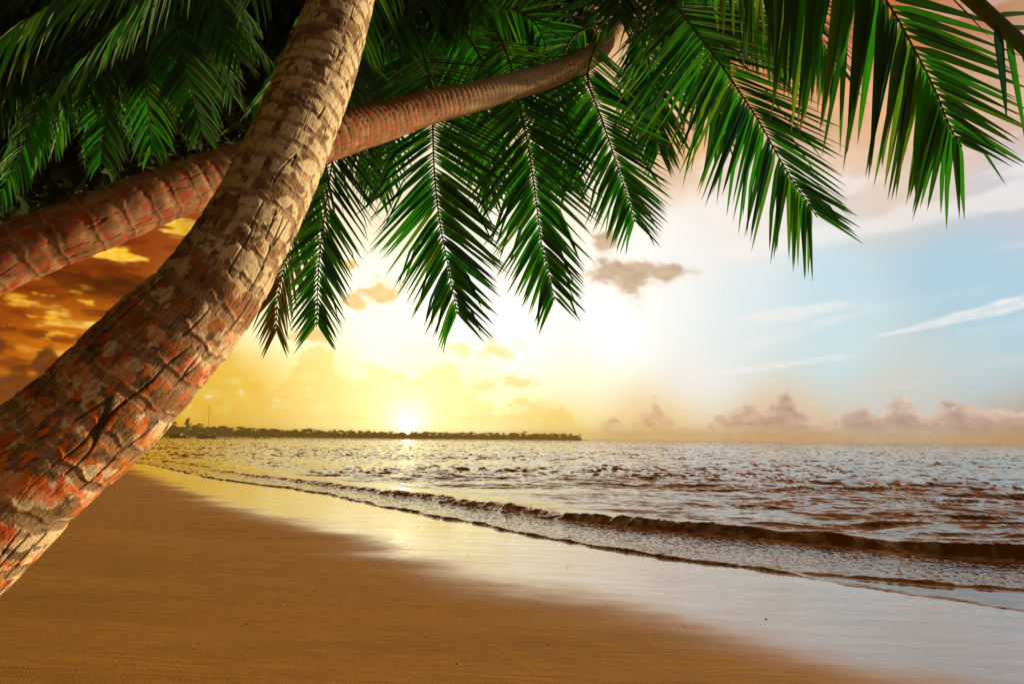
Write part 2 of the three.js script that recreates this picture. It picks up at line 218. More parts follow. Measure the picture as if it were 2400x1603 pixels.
{
  const waveA = table([[-600, 0.05], [-60, 0.06], [-31, 0.09], [-21, 0.13], [-17, 0.15], [-14, 0.18], [-12, 0.21], [-10, 0.24], [-5, 0.22], [20, 0.22]]);
  const foamy = (z) => smooth(-24, -17, z) * (1 - smooth(-13.6, -12.2, z));
  const ridge = (x, y) => { const n = n2(x, y); return 1 - Math.sqrt(n * n + 0.012); };
  function chop(x, z, r) {
    const wx = x + 0.8 * n2(x * 0.12, z * 0.2), wz = z - 0.12 * x + 0.7 * n2(x * 0.25 + 9, z * 0.4);
    let h = 0.3 * (ridge(wx * 0.1, wz * 0.27) - 0.75) + 0.24 * (ridge(wx * 0.28 + 7, wz * 0.62) - 0.75);
    h += 0.13 * (ridge(wx * 0.6 - 0.2 * wz, wz * 1.25) - 0.75) + 0.075 * (ridge(wx * 1.25 + 3, wz * 2.2) - 0.75) + 0.03 * (ridge(wx * 2.6, wz * 4.4 + 5) - 0.75);
    if (r < 260) h += 0.009 * n2(wx * 5.1, wz * 8.3) + (r < 25 ? 0.0025 * n2(wx * 12, wz * 17) : 0);
    return h * (0.82 + 0.5 * n2(x * 0.045, z * 0.07 + 3));
  }
  function seaY(x, z, r) {
    const s = seaward(x, z);
    if (s < -0.02) return sandY(x, z) - 0.05;
    const sand = sandY(x, z), cosW = 0.62, wob = 0.3 * n2(x * 0.35, z * 0.35) + 0.1 * n2(x * 1.4, z * 1.4), w = (x - waveX(z) + wob) * cosW, A = waveA(z) * (1 + 0.3 * n2(x * 0.5 + 3, z * 0.5) + 0.3 * n2(x * 1.3, z * 1.3 + 7)), fo = foamy(z + 0.6 * n2(x, z));
    const open = smooth(0.3, 3.5, w);
    let h = 0.012 + open * chop(x, z, r) * (0.75 + 0.25 * smooth(3, 12, w));
    // the breaking wave: steep towards the beach, long behind
    const front = smooth(-0.02, 0.4, w + 0.04 * n2(x * 4, z * 4)), back = Math.exp(-Math.max(0, w - 0.36) / 0.75);
    h += A * front * (w < 0.36 ? 1 : back);
    const churn = Math.exp(-(((w - 0.3) / 0.28) ** 2));
    h += churn * (0.024 + 0.05 * fo) * (fbm(x * 2.7, z * 2.7, 5) * 1.3 + 0.15 * (1 - Math.abs(n2(x * 9, z * 9))) - 0.1);
    // the sheet of water running up the sand, with a thick lip and broken bubbles
    if (w < 0.4 && r < 70) {
      const run = 1 - smooth(-0.1, 0.4, w), lip = 0.034 * Math.exp(-(((s - 0.07) / 0.07) ** 2)) * (0.7 + 0.6 * n2(x * 2, z * 2)), sp = fbm(x * 2.2, z * 4.5, 3);
      const two = smooth(-9.4, -8.8, z), s2 = (x - innerX(z) - 0.2 * n2(x * 1.1 + 5, z * 1.1) - 0.08 * n2(x * 3.7, z * 3.7)) * 0.55, thick = lerp(1, smooth(-0.02, 0.1, s2), two);
      h += two * (0.03 * Math.exp(-(((s2 - 0.12) / 0.12) ** 2)) * (0.8 + 0.7 * n2(x * 3, z * 3)) + 0.012 * (thick - 1));
      h += run * (lip * lerp(1, 0.35, two) + (0.012 * sp + 0.006 * n2(x * 14, z * 17)) * thick + 0.024 * Math.max(0, fbm(x * 7, z * 9, 2) + 0.1) * thick * smooth(0.1, 0.5, n2(x * 0.8, z * 1.1) + 0.4));
      const fl = 0.5 * s; if (s < 0.06) h = lerp(sand - 0.01, h, smooth(-0.02, 0.06, s));
      h = Math.max(h, sand + 0.004 * smooth(0, 0.05, s));
    }
    return h;
  }
  const az = steps([[-100, -44, 60], [-44, 44, 800], [44, 100, 50]]).map((a) => a * RAD), rr = geometric([[5.5, 32, 400], [32, 400, 220], [400, 3200, 44]]);
  const f = fan(az, rr, seaY, (r) => 0.008 + Math.min(0.12, r * 0.0012)), n = f.pos.length / 3, col = new Float32Array(n * 3);
  for (let i = 0; i < n; i++) {                            // sandy water, with pale foam where it is broken
    const x = f.pos[i * 3], z = f.pos[i * 3 + 2], s = seaward(x, z), w = (x - waveX(z)) * 0.62;
    let foam = 0;
    if (w < 1.2 && s > -0.1) {
      const q = fbm(x * 3.2, z * 6, 4), run = 1 - smooth(-0.3, 0.3, w);
      foam = run * smooth(0.0, 0.22, q) * 0.6 + Math.exp(-(((w - 0.25) / 0.3) ** 2)) * smooth(0.0, 0.25, fbm(x * 3 + 9, z * 3, 5)) * 0.8 + Math.exp(-(((w - 0.28) / 0.2) ** 2)) * foamy(z) * smooth(-0.1, 0.3, fbm(x * 6, z * 6, 3)) * 0.8 + 0.75 * Math.exp(-(((s - 0.05) / 0.06) ** 2)) * smooth(-0.25, 0.2, q);
    }
    const b = [0.3, 0.145, 0.016];
    col.set([lerp(b[0], 0.72, foam), lerp(b[1], 0.6, foam), lerp(b[2], 0.46, foam)], i * 3);
  }
  const keep = []; for (let i = 0; i < f.idx.length; i += 3) { let wet = false; for (let k = 0; k < 3; k++) { const v = f.idx[i + k]; if (seaward(f.pos[v * 3], f.pos[v * 3 + 2]) > -0.25) wet = true; } if (wet) keep.push(f.idx[i], f.idx[i + 1], f.idx[i + 2]); }
  const m = new THREE.MeshPhysicalMaterial({ vertexColors: true, roughness: 0.06, ior: 1.34, specularColor: rgb(1, 0.83, 0.57) });
  const sea = mesh('sea_water', geo(f.pos, keep, null, f.nor, col), m); sea.userData.kind = 'structure';
}
console.log('sea done');

// ───────────────────────── the far shore ─────────────────────────
const polar = (az, r, y = 0) => V(Math.sin(az * RAD) * r, y, -Math.cos(az * RAD) * r);
const shoreR = table([[-50, 930], [-40, 990], [-30, 1110], [-24, 1230], [-15, 1440], [-5, 1700], [5.9, 2000]]);
const crownTop = table([[-50, 22], [-32, 22], [-27, 22], [-24, 20], [-20, 19], [-12, 19], [-5, 20], [5.9, 21]]);
{
  const pos = [], idx = [], N = 160;
  for (let i = 0; i <= N; i++) { const az = lerp(-50, 6.4, i / N), r = shoreR(az), w = 60 * smooth(6.4, 5, az) + 1; for (const [dr, y] of [[-4, -0.3], [4, 0.9], [w * 0.4 + 6, 1.6], [w + 8, 1.0], [w + 16, -0.3]]) { const p = polar(az, r + dr + 3 * n2(az * 2, 1), y); pos.push(p.x, p.y, p.z); } }
  for (let i = 0; i < N; i++) for (let k = 0; k < 4; k++) { const a = i * 5 + k; idx.push(a, a + 5, a + 1, a + 1, a + 5, a + 6); }
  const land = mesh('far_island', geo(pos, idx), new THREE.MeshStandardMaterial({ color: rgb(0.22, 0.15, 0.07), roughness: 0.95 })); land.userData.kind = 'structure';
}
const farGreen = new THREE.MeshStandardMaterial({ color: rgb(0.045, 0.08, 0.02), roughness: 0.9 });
function leafyBlob(rx, ry, count, size, r) {               // loose leaf-sized faces spread through a crown
  const pos = [], idx = [];
  for (let i = 0; i < count; i++) {
    const a = r() * 6.283, u = r() * 2 - 1, q = Math.cbrt(0.25 + 0.75 * r()), c = V(Math.cos(a) * Math.sqrt(1 - u * u) * rx * q, u * ry * q, Math.sin(a) * Math.sqrt(1 - u * u) * rx * q);
    const d1 = V(r() - 0.5, r() - 0.5, r() - 0.5).normalize().multiplyScalar(size * (0.6 + 0.8 * r())), d2 = V(r() - 0.5, r() - 0.5, r() - 0.5).normalize().multiplyScalar(size * 0.5), b = pos.length / 3;
    for (const p of [c.clone().sub(d1), c.clone().add(d2), c.clone().add(d1), c.clone().sub(d2)]) pos.push(p.x, p.y, p.z);
    idx.push(b, b + 1, b + 2, b, b + 2, b + 3);
  }
  return geo(pos, idx);
}
{
  const r = rng(21), bushy = mergeGeometries([leafyBlob(4.5, 4.2, 260, 1.1, r).translate(0, 6.2, 0), leafyBlob(4.2, 2.4, 160, 1.1, r).translate(0, 2, 0)]);
  const palmPos = [], palmIdx = [];
  const quad = (a, b, w) => { const k = palmPos.length / 3; palmPos.push(a.x - w, a.y, a.z, a.x + w, a.y, a.z, b.x + w * 0.6, b.y, b.z, b.x - w * 0.6, b.y, b.z, a.x, a.y, a.z - w, a.x, a.y, a.z + w, b.x, b.y, b.z + w * 0.6, b.x, b.y, b.z - w * 0.6); palmIdx.push(k, k + 1, k + 2, k, k + 2, k + 3, k + 4, k + 5, k + 6, k + 4, k + 6, k + 7); };
  quad(V(0, 0, 0), V(0.5, 10, 0), 0.22);
  for (let i = 0; i < 18; i++) { const a = i * 2.4, up = 0.9 - 1.3 * (i / 18), mid = V(0.5 + Math.cos(a) * 1.7, 10 + up * 1.6, Math.sin(a) * 1.7), end = V(0.5 + Math.cos(a) * 3.2, 10 + up * 1.6 - 1.3, Math.sin(a) * 3.2); quad(V(0.5, 10, 0), mid, 0.32); quad(mid, end, 0.3); }
  const palm = geo(palmPos, palmIdx);
  const put = (name, g, count, sMin, sMax, back) => {
    const im = new THREE.InstancedMesh(g, farGreen, count), m = new THREE.Matrix4(), q = new THREE.Quaternion();
    for (let i = 0; i < count; i++) { const az = lerp(-48, 5.9, Math.pow(r(), 0.82)), p = polar(az, shoreR(az) + 12 + r() * back * smooth(6.2, 4.5, az), 0.8), k = (crownTop(az) / 12.5) * (0.82 + 0.3 * fbm(az * 2.3, 4, 3) + 0.2 * n2(az * 14, 2)) * lerp(sMin, sMax, r()) * (0.86 + 0.14 * smooth(5.9, 5, az)); q.setFromAxisAngle(V(0, 1, 0), r() * 6.28); im.setMatrixAt(i, m.compose(p, q, V(k * (0.8 + 0.5 * r()), k, k))); }
    im.name = name; im.castShadow = im.receiveShadow = true; im.userData.kind = 'stuff'; scene.add(im); return im;
  };
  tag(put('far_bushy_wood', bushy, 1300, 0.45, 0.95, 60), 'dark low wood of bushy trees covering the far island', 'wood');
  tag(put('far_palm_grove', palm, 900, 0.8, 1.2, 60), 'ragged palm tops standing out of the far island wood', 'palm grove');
}
{ // the taller tree above the left end of the island
  const az = -25.7, base = polar(az, shoreR(az) + 8, 0.8), t = thing('tall_feathery_tree', 'tall feathery tree rising above the far island wood near the mast', 'tree', base), r = rng(3);
  const bark = new THREE.MeshStandardMaterial({ color: rgb(0.16, 0.11, 0.07), roughness: 0.95 });
  mesh('trunk', new THREE.CylinderGeometry(0.18, 0.5, 17, 8).translate(0, 8.5, 0), bark, t);
  for (let i = 0; i < 9; i++) { const a = r() * 6.28, h = 9 + i * 0.9, l = 3.6 - i * 0.22; mesh('limb', new THREE.CylinderGeometry(0.05, 0.14, l, 6).translate(0, l / 2, 0).rotateZ(-0.7).rotateY(a).translate(0, h, 0), bark, t); }
  const blobs = []; for (let i = 0; i < 26; i++) { const a = r() * 6.28, h = 9.5 + r() * 9, d = (1 - (h - 9) / 13) * 4.4 * Math.sqrt(r()); blobs.push(leafyBlob(1.2, 1.5, 46, 0.5, r).translate(Math.cos(a) * d, h, Math.sin(a) * d)); }
  mesh('crown', mergeGeometries(blobs), farGreen, t); t.scale.setScalar(1.5);
}
{ // moored boats before the island
  const dark = new THREE.MeshStandardMaterial({ color: rgb(0.16, 0.1, 0.05), roughness: 0.6 }), pale = new THREE.MeshStandardMaterial({ color: rgb(0.6, 0.55, 0.45), roughness: 0.5 });
  const hull = (l, b, h) => {
    const pos = [], idx = [], N = 14; for (let i = 0; i <= N; i++) { const u = i / N, w = (b / 2) * Math.pow(Math.sin(Math.PI * Math.min(0.98, 0.12 + 0.88 * u)), 0.6), x = (u - 0.5) * l, y = h * (1 + 0.3 * (2 * u - 1) ** 2); pos.push(x, y, -w, x * 0.94, -0.25, -w * 0.5, x * 0.94, -0.25, w * 0.5, x, y, w); }
    for (let i = 0; i < N; i++) for (let k = 0; k < 4; k++) { const a = i * 4 + k, b2 = i * 4 + ((k + 1) % 4); idx.push(a, a + 4, b2, b2, a + 4, b2 + 4); }
    idx.push(0, 1, 2, 0, 2, 3); const e = N * 4; idx.push(e, e + 2, e + 1, e, e + 3, e + 2); return geo(pos, idx);
  };
  const cabin = (l, h, b, y) => new THREE.BoxGeometry(l, h, b, 2, 1, 1).translate(-0.5, y + h / 2, 0);
  const s = thing('sailing_boat', 'sailing boat with tall bare mast moored before the far island', 'sailing boat', polar(-24.3, 560)); s.rotation.y = 0.35;
  mesh('hull', hull(14, 3.8, 1.2), dark, s); mesh('cabin', cabin(5.5, 0.9, 2.2, 1.15), pale, s);
  mesh('mast', new THREE.CylinderGeometry(0.1, 0.16, 24.5, 8).translate(0.6, 13.2, 0).rotateZ(0.012), dark, s); mesh('boom', new THREE.CylinderGeometry(0.09, 0.09, 5.6, 6).rotateZ(Math.PI / 2).translate(-2.2, 2.8, 0), dark, s);
  const rig = [[7, 1.4, 0.3], [-6.6, 1.4, 0.3]].map(([x, y]) => { const a = V(x, y, 0), b = V(0.5, 25, 0); return new THREE.TubeGeometry(new THREE.LineCurve3(a, b), 1, 0.03, 4); }); for (const g of rig) mesh('stay', g, dark, s);
  const m = thing('motor_boat', 'low dark motor boat with roofed deck beside the feathery tree', 'boat', polar(-26.3, 600)); m.rotation.y = -0.2;
  mesh('hull', hull(15, 4, 1.5), dark, m); mesh('cabin', cabin(7, 1.6, 2.8, 1.5), dark, m); mesh('roof', new THREE.BoxGeometry(9, 0.18, 3.4).translate(-0.5, 3.25, 0), pale, m);
  const d = thing('dinghy', 'small pale dinghy on the water under the palm grove', 'boat', polar(-20.7, 800)); d.rotation.y = 0.1; mesh('hull', hull(7, 2.2, 0.9), dark, d); mesh('canopy', new THREE.BoxGeometry(3, 0.15, 1.8).translate(-0.5, 2.2, 0), pale, d);
  for (const x of [-1.7, 0.7]) mesh('post', new THREE.CylinderGeometry(0.05, 0.05, 1.4, 5).translate(x, 1.5, 0), pale, d);
}
{ // dark trees on the beach far to the left
  const leaf = new THREE.MeshStandardMaterial({ color: rgb(0.04, 0.08, 0.02), roughness: 0.9 }), bark = new THREE.MeshStandardMaterial({ color: rgb(0.16, 0.11, 0.07), roughness: 0.95 });
  [[-39.5, 44, 3.6, 'rounded dark shrub tree on the beach behind the leaning trunk'], [-43, 40, 4.4, 'taller dark beach tree beyond the rounded shrub tree'], [-36.9, 50, 3.1, 'low dark bush at the end of the beach trees']].forEach(([az, d, h, label], i) => {
    const p = polar(az, d); p.y = sandY(p.x, p.z) - 0.05; const t = thing('beach_tree', label, 'tree', p, 'dark trees on the far beach'), r = rng(60 + i);
    mesh('trunk', new THREE.CylinderGeometry(0.1, 0.2, h * 0.6, 8).translate(0, h * 0.3, 0), bark, t);
    const b = []; for (let k = 0; k < 22; k++) { const a = r() * 6.28, q = Math.sqrt(r()) * h * 0.55, y = h * (0.22 + 0.68 * r() * (1 - q / (h * 0.8))); b.push(leafyBlob(0.75, 0.6, 130, 0.16, r).translate(Math.cos(a) * q, y, Math.sin(a) * q)); }
    mesh('crown', mergeGeometries(b), leaf, t);
  });
}
console.log('far shore done');

// ───────────────────────── palm trunks ─────────────────────────
const TAU = Math.PI * 2;
scene.fog = new THREE.FogExp2(new THREE.Color().setRGB(1, 0.74, 0.24), 0.00024);
function sweep(path, around, rows, radius) {               // path: [[x, y, z, r], ...]; radius(a, s, r) -> radius at angle a (0..1) and s metres along; u runs once round, v is metres
  const curve = new THREE.CatmullRomCurve3(path.map((p) => V(p[0], p[1], p[2])), false, 'centripetal'), len = curve.getLength(), lens = curve.getLengths(400);
  const anchor = path.map((_, i) => { const t = i / (path.length - 1); const k = t * 400, a = Math.floor(k), b = Math.min(400, a + 1); return lerp(lens[a], lens[b], k - a); });
  const thick = table(anchor.map((s, i) => [s, path[i][3]])), pos = [], uv = [], idx = [];
  let up = V(0, 0, 1), T0 = null;
  for (let j = 0; j < rows.length; j++) {
    const s = rows[j] * len, P = curve.getPointAt(clamp(rows[j])), T = curve.getTangentAt(clamp(rows[j]));
    up = up.clone().addScaledVector(T, -up.dot(T)).normalize(); const side = T.clone().cross(up).normalize();
    for (let i = 0; i <= around; i++) { const a = i / around, q = radius(a % 1, s, Math.max(0.01, thick(s))), c = Math.cos(a * TAU) * q, d = Math.sin(a * TAU) * q; pos.push(P.x + up.x * c + side.x * d, P.y + up.y * c + side.y * d, P.z + up.z * c + side.z * d); uv.push(a, rows[j]); }
  }
  for (let j = 0; j < rows.length - 1; j++) for (let i = 0; i < around; i++) { const a = j * (around + 1) + i; idx.push(a, a + 1, a + around + 1, a + 1, a + around + 2, a + around + 1); }
  const g = geo(pos, idx, uv), nm = g.attributes.normal;   // join the seam
  for (let j = 0; j < rows.length; j++) { const a = j * (around + 1), b = a + around, n = V(nm.getX(a) + nm.getX(b), nm.getY(a) + nm.getY(b), nm.getZ(a) + nm.getZ(b)).normalize(); nm.setXYZ(a, n.x, n.y, n.z); nm.setXYZ(b, n.x, n.y, n.z); }
  return { g, len, curve };
}
// the bark of a coconut palm: leaf-scar rings, plates between them split by long cracks
function barkOf(seed, spacing, girth) {
  const r = rng(seed), rings = []; for (let s = -0.2; s < 14;) { rings.push(s); s += spacing(s) * (0.75 + 0.5 * r()); }
  const around = (a, k) => [Math.cos(a * TAU) * k, Math.sin(a * TAU) * k];
  return (a, s) => {
    const X = a * girth, [ca, sa] = around(a, 0.6), tilt = 0.022 * n2(ca * 2 + seed, sa * 2 + s * 0.5) + 0.010 * n2(ca * 7 + seed, sa * 7 + s * 3) + 0.0015 * n2(X * 70, s * 4), q = s + tilt;
    let k = 0, hi = rings.length - 1; while (hi - k > 1) { const m = (k + hi) >> 1; if (rings[m] <= q) k = m; else hi = m; }
    const cell = rings[k + 1] - rings[k], u = (q - rings[k]) / cell, here = n2(k * 7.7 + 0.5, seed + 0.3);
    const seam = 1 - Math.abs(a - 0.5) * 2, wob = 0.012 * n2(X * 8, s * 7) + 0.02 * n2(X * 3, s * 2.5);
    const cx = (X + wob) * 17 + 31 * seed, cy = s * 0.9 + 0.2 * Math.floor(k / 2), c0 = n2(cx, cy), line = Math.abs(c0) / Math.max(0.5, Math.abs(n2(cx + 0.03, cy) - c0) / 0.03), gate = smooth(-0.25, 0.15, n2((X + k * 3.1) * 6, s * 1.3 + seed));
    const crack = (1 - smooth(0.018, 0.05, line)) * gate * smooth(0.02, 0.12, seam), fine = (1 - smooth(0.02, 0.07, Math.abs(n2((X + wob) * 52, s * 3.1 + k * 1.9)))) * smooth(0.0, 0.3, n2(X * 9 + k, s * 5));
    const band = 1 - smooth(0.24, 0.34, u + 0.06 * n2(X * 20, k * 3)), lip = Math.exp(-(((u - 0.3) / 0.05) ** 2)), step = smooth(0.9, 1.0, u);
    return { k, u, here, crack, fine, band, lip, step, X, cell };
  };
}
function trunkMaterial(bark, len, girth, paint, w, h) {
  const b = new Float32Array(w * h);
  const map = image(w, h, (u, v) => { const s = v * len, f = bark(u, s), c = paint(f, u, s); b[Math.min(h - 1, Math.floor(v * h)) * w + Math.min(w - 1, Math.floor(u * w))] = c[3]; return c; });
  const bump = image(w, h, (u, v) => [b[Math.min(h - 1, Math.floor(v * h)) * w + Math.min(w - 1, Math.floor(u * w))]], false);
  return new THREE.MeshStandardMaterial({ map, bumpMap: bump, bumpScale: 0.003, roughness: 0.85 });
}
const blotch = (x, y, k, o = 4) => fbm(x * k + 11.3, y * k * 0.8 - 4.1, o);

const nearPath = [[-2.62, 0.2, -1.55, 0.27], [-2.3, 0.55, -1.66, 0.215], [-1.9, 0.97, -1.79, 0.19], [-1.496, 1.406, -1.862, 0.178], [-1.33, 1.61, -1.883, 0.175], [-1.2, 1.756, -1.932, 0.171], [-1.059, 1.959, -1.983, 0.167], [-0.964, 2.107, -2.033, 0.155], [-0.885, 2.327, -2.102, 0.144], [-0.827, 2.578, -2.196, 0.139], [-0.766, 2.94, -2.315, 0.134], [-0.723, 3.305, -2.444, 0.127], [-0.694, 3.675, -2.542, 0.122], [-0.693, 4.139, -2.676, 0.117], [-0.704, 4.885, -2.871, 0.12]];
const farPath = [[-5.0, 0.2, -2.2, 0.26], [-4.3, 0.95, -2.5, 0.19], [-3.4, 1.85, -2.95, 0.16], [-2.614, 2.577, -3.308, 0.152], [-2.309, 2.811, -3.476, 0.152], [-2.087, 3.021, -3.648, 0.149], [-1.846, 3.272, -3.914, 0.151], [-1.561, 3.531, -4.18, 0.153], [-1.244, 3.86, -4.536, 0.153], [-1.029, 4.129, -4.901, 0.146], [-0.769, 4.433, -5.261, 0.139], [-0.456, 4.715, -5.624, 0.132], [-0.097, 5.078, -6.076, 0.126], [0.32, 5.462, -6.526, 0.124], [0.725, 5.835, -6.876, 0.12], [0.999, 6.176, -7.129, 0.108], [1.225, 6.65, -7.372, 0.1]];
const pathLength = (p) => new THREE.CatmullRomCurve3(p.map((q) => V(q[0], q[1], q[2])), false, 'centripetal').getLength();
function palm(name, label, path) { const t = thing(name, label, 'palm tree', V(path[0][0], path[0][1], path[0][2])); t.userData.base = t.position.clone(); return t; }
const local = (t, g) => g.translate(-t.position.x, -t.position.y, -t.position.z);

const nearPalm = palm('coconut_palm', 'thick leaning coconut palm with ringed trunk and orange lichen', nearPath);
{
  const girth = 1.02, len = pathLength(nearPath), bark = barkOf(3, (s) => lerp(0.145, 0.075, smooth(1.2, 3.2, s)), girth);
  const rows = steps([[0, 0.2, 60], [0.2, 0.74, 820], [0.74, 1, 60]]);
  const { g } = sweep(nearPath, 320, rows, (a, s, r) => {
    const f = bark(a, s), big = 0.02 * n2(Math.cos(a * TAU) * 0.8 + 5, Math.sin(a * TAU) * 0.8 + s * 1.6);
    return r * (1 + big * 1.6) + 0.0022 * f.lip - 0.002 * f.band * (1 - f.lip) + 0.002 * smooth(0.3, 0.6, f.u) * (1 - smooth(0.8, 1, f.u)) - 0.003 * f.crack - 0.001 * f.fine + 0.0015 * f.here + 0.0012 * fbm(f.X * 22, s * 16, 3);
  });
  const mat = trunkMaterial(bark, len, girth, (f, u, s) => {
    const X = f.X, fib = n2(X * 150, s * 14), grit = n2(X * 170, s * 150), low = 1 - smooth(1.9, 3.0, s), mot = blotch(X, s, 9, 5), pale = smooth(-0.08, 0.02, mot + 0.25 * f.here - 0.25 * f.band + 0.1 * smooth(2.3, 3.3, s)), spotted = smooth(0.2, 0.42, blotch(X + 5, s, 34, 3));
    let c = [0.3 + 0.08 * fib, 0.18 + 0.06 * fib, 0.09 + 0.03 * fib];
    const mix = (r, g, b, a) => { c = [lerp(c[0], r, a), lerp(c[1], g, a), lerp(c[2], b, a)]; };
    mix(0.84, 0.72, 0.5, pale * (0.97 - 0.6 * spotted));
    mix(0.46 + 0.08 * fib, 0.34 + 0.07 * fib, 0.23 + 0.05 * fib, 0.7 * f.band);
    mix(0.1, 0.06, 0.03, 0.85 * smooth(0.18, 0.3, blotch(X + 2, s + 7, 20, 5)) * (1 - 0.5 * f.band)); mix(0.06, 0.035, 0.02, 0.8 * smooth(0.3, 0.36, blotch(X + 12, s + 5, 46, 3)) * low);
    const area = smooth(-0.2, 0.08, blotch(X + 9, s + 3, 4, 3) + 0.12 * low), fleck = smooth(0.075, 0.1, blotch(X * 1.1 + 1, s * 0.85 + 2, 36, 4)), sheet = smooth(0.12, 0.14, blotch(X + 4, s + 1, 8, 5)), warm = clamp(0.5 + 1.2 * blotch(X + 7, s + 9, 6, 3) + 0.25 * (1 - smooth(1.0, 1.8, s)));
    const lich = Math.max(0.95 * fleck * area, 0.65 * sheet * smooth(0.05, 0.2, area)) * low * (1 - 0.75 * f.band) + 0.6 * fleck * smooth(0.3, 0.5, blotch(X + 20, s, 12, 3)) * (1 - low);
    mix(lerp(0.92, 0.84, warm), lerp(0.3, 0.05, warm), lerp(0.012, 0.006, warm), clamp(lich) * (1 - 0.3 * spotted));
    mix(0.72, 0.6, 0.42, 0.7 * smooth(0.4, 0.8, f.lip) * (1 - f.crack) * smooth(-0.1, 0.2, n2(X * 14, f.k)));
    const k = 1 + 0.3 * grit + 0.2 * fib + 0.3 * blotch(X + 3, s, 50, 3); c = c.map((x) => x * k);
    mix(0.045, 0.025, 0.015, Math.max(0.9 * f.crack, 0.5 * f.fine));
    return [...c, clamp(0.5 + 0.12 * grit + 0.12 * fib * f.band - 0.35 * f.crack - 0.25 * f.fine + 0.15 * clamp(lich) + 0.1 * mot + 0.2 * blotch(X, s, 60, 3))];
  }, 1024, 2048);
  mesh('trunk', local(nearPalm, g), mat, nearPalm);
}
const farPalm = palm('coconut_palm', 'slender palm whose reddish trunk sweeps out low over the beach', farPath);
let slimMat;
{
  const girth = 0.92, len = pathLength(farPath), bark = barkOf(11, (s) => lerp(0.16, 0.07, smooth(3.2, 6, s)), girth);
  const { g } = sweep(farPath, 160, steps([[0, 0.28, 60], [0.28, 1, 700]]), (a, s, r) => {
    const f = bark(a, s), far = smooth(3.5, 6, s); return r * (1 + 0.03 * n2(Math.cos(a * TAU) + 2, Math.sin(a * TAU) + s * 1.3)) + 0.004 * f.lip - 0.003 * f.band + 0.003 * smooth(0.3, 0.6, f.u) * (1 - smooth(0.8, 1, f.u)) - 0.004 * f.crack * (1 - 0.6 * far) + 0.003 * f.here + 0.002 * fbm(f.X * 20, s * 14, 3);
  });
  slimMat = trunkMaterial(bark, len, girth, (f, u, s) => {
    const X = f.X, fib = n2(X * 150, s * 14), grit = n2(X * 160, s * 60), low = 1 - smooth(3.6, 5.0, s), tip = smooth(6.4, 8.4, s), mot = blotch(X, s, 8, 5), pale = smooth(-0.05, 0.3, mot + 0.2 * f.here);
    let c = [0.3 + 0.06 * fib, 0.135 + 0.04 * fib, 0.06 + 0.02 * fib];
    const mix = (r, g, b, a) => { c = [lerp(c[0], r, a), lerp(c[1], g, a), lerp(c[2], b, a)]; };
    mix(0.5, 0.32, 0.17, 0.7 * pale); mix(0.66, 0.52, 0.36, 0.8 * tip); mix(0.09, 0.04, 0.02, 0.7 * smooth(0.15, 0.35, blotch(X + 2, s + 7, 13, 4)) * low);
    mix(0.5, 0.05, 0.02, 0.85 * smooth(0.1, 0.22, blotch(X * 1.2 + 1, s * 0.7, 20, 4)) * (1 - tip)); mix(0.55, 0.16, 0.04, 0.6 * smooth(0.12, 0.3, blotch(X + 8, s + 2, 7, 4)) * low);
    const k = 1 + 0.18 * grit + 0.1 * fib; c = c.map((x) => x * k); mix(0.04, 0.02, 0.012, Math.max(0.85 * f.crack, 0.4 * f.fine)); mix(0.62, 0.46, 0.3, 0.5 * smooth(0.4, 0.9, f.lip));
    return [...c, clamp(0.5 + 0.12 * grit - 0.4 * f.crack + 0.2 * mot + 0.2 * f.lip)];
  }, 512, 1536);
  mesh('trunk', local(farPalm, g), slimMat, farPalm);
}
console.log('trunks done');

// ───────────────────────── fronds ─────────────────────────
function leafMap(seed, base, tip, speck) {
  const r = rng(seed), sx = r() * 90;
  return image(128, 256, (u, v) => {
    const st = n2(u * 26 + sx, v * 3), lg = fbm(u * 4 + sx, v * 9, 4), t = smooth(0.55, 1.0, v + 0.25 * lg), sp = smooth(0.3, 0.42, fbm(u * 5 + sx + 30, v * 16, 3)), k = 1 + 0.22 * st + 0.3 * lg, mid = Math.exp(-(((u - 0.5) / 0.06) ** 2));
    const dead = smooth(0.9, 0.99, v + 0.12 * fbm(u * 3 + sx, v * 3 + 50, 3)); return [0, 1, 2].map((i) => lerp(lerp(lerp(base[i] * k, tip[i] * k, 0.55 * t), [0.55, 0.34, 0.03][i], speck * sp) * (1 + 0.35 * mid), [0.26, 0.14, 0.04][i], 0.8 * dead));
  });
}
const leafMat = (map, thru) => new THREE.MeshPhysicalMaterial({ map, roughness: 0.97, transmission: thru, thickness: 0, clearcoat: 0.22, clearcoatRoughness: 0.42, side: THREE.DoubleSide });
const LEAF = {
  green: leafMat(leafMap(2, [0.016, 0.12, 0.010], [0.05, 0.2, 0.012], 0.12), 0.45), lush: leafMat(leafMap(3, [0.028, 0.3, 0.012], [0.1, 0.36, 0.015], 0.25), 0.6),
  lime: leafMat(leafMap(4, [0.09, 0.3, 0.012], [0.28, 0.34, 0.02], 0.75), 0.55), blue: leafMat(leafMap(5, [0.012, 0.10, 0.055], [0.02, 0.14, 0.06], 0), 0.4), dry: leafMat(leafMap(6, [0.19, 0.15, 0.022], [0.3, 0.18, 0.03], 0.3), 0.42),
};
const ribMat = { green: new THREE.MeshStandardMaterial({ color: rgb(0.06, 0.13, 0.02), roughness: 0.6 }), dry: new THREE.MeshStandardMaterial({ color: rgb(0.24, 0.15, 0.05), roughness: 0.7 }) };
const DOWN = V(0, -1, 0);
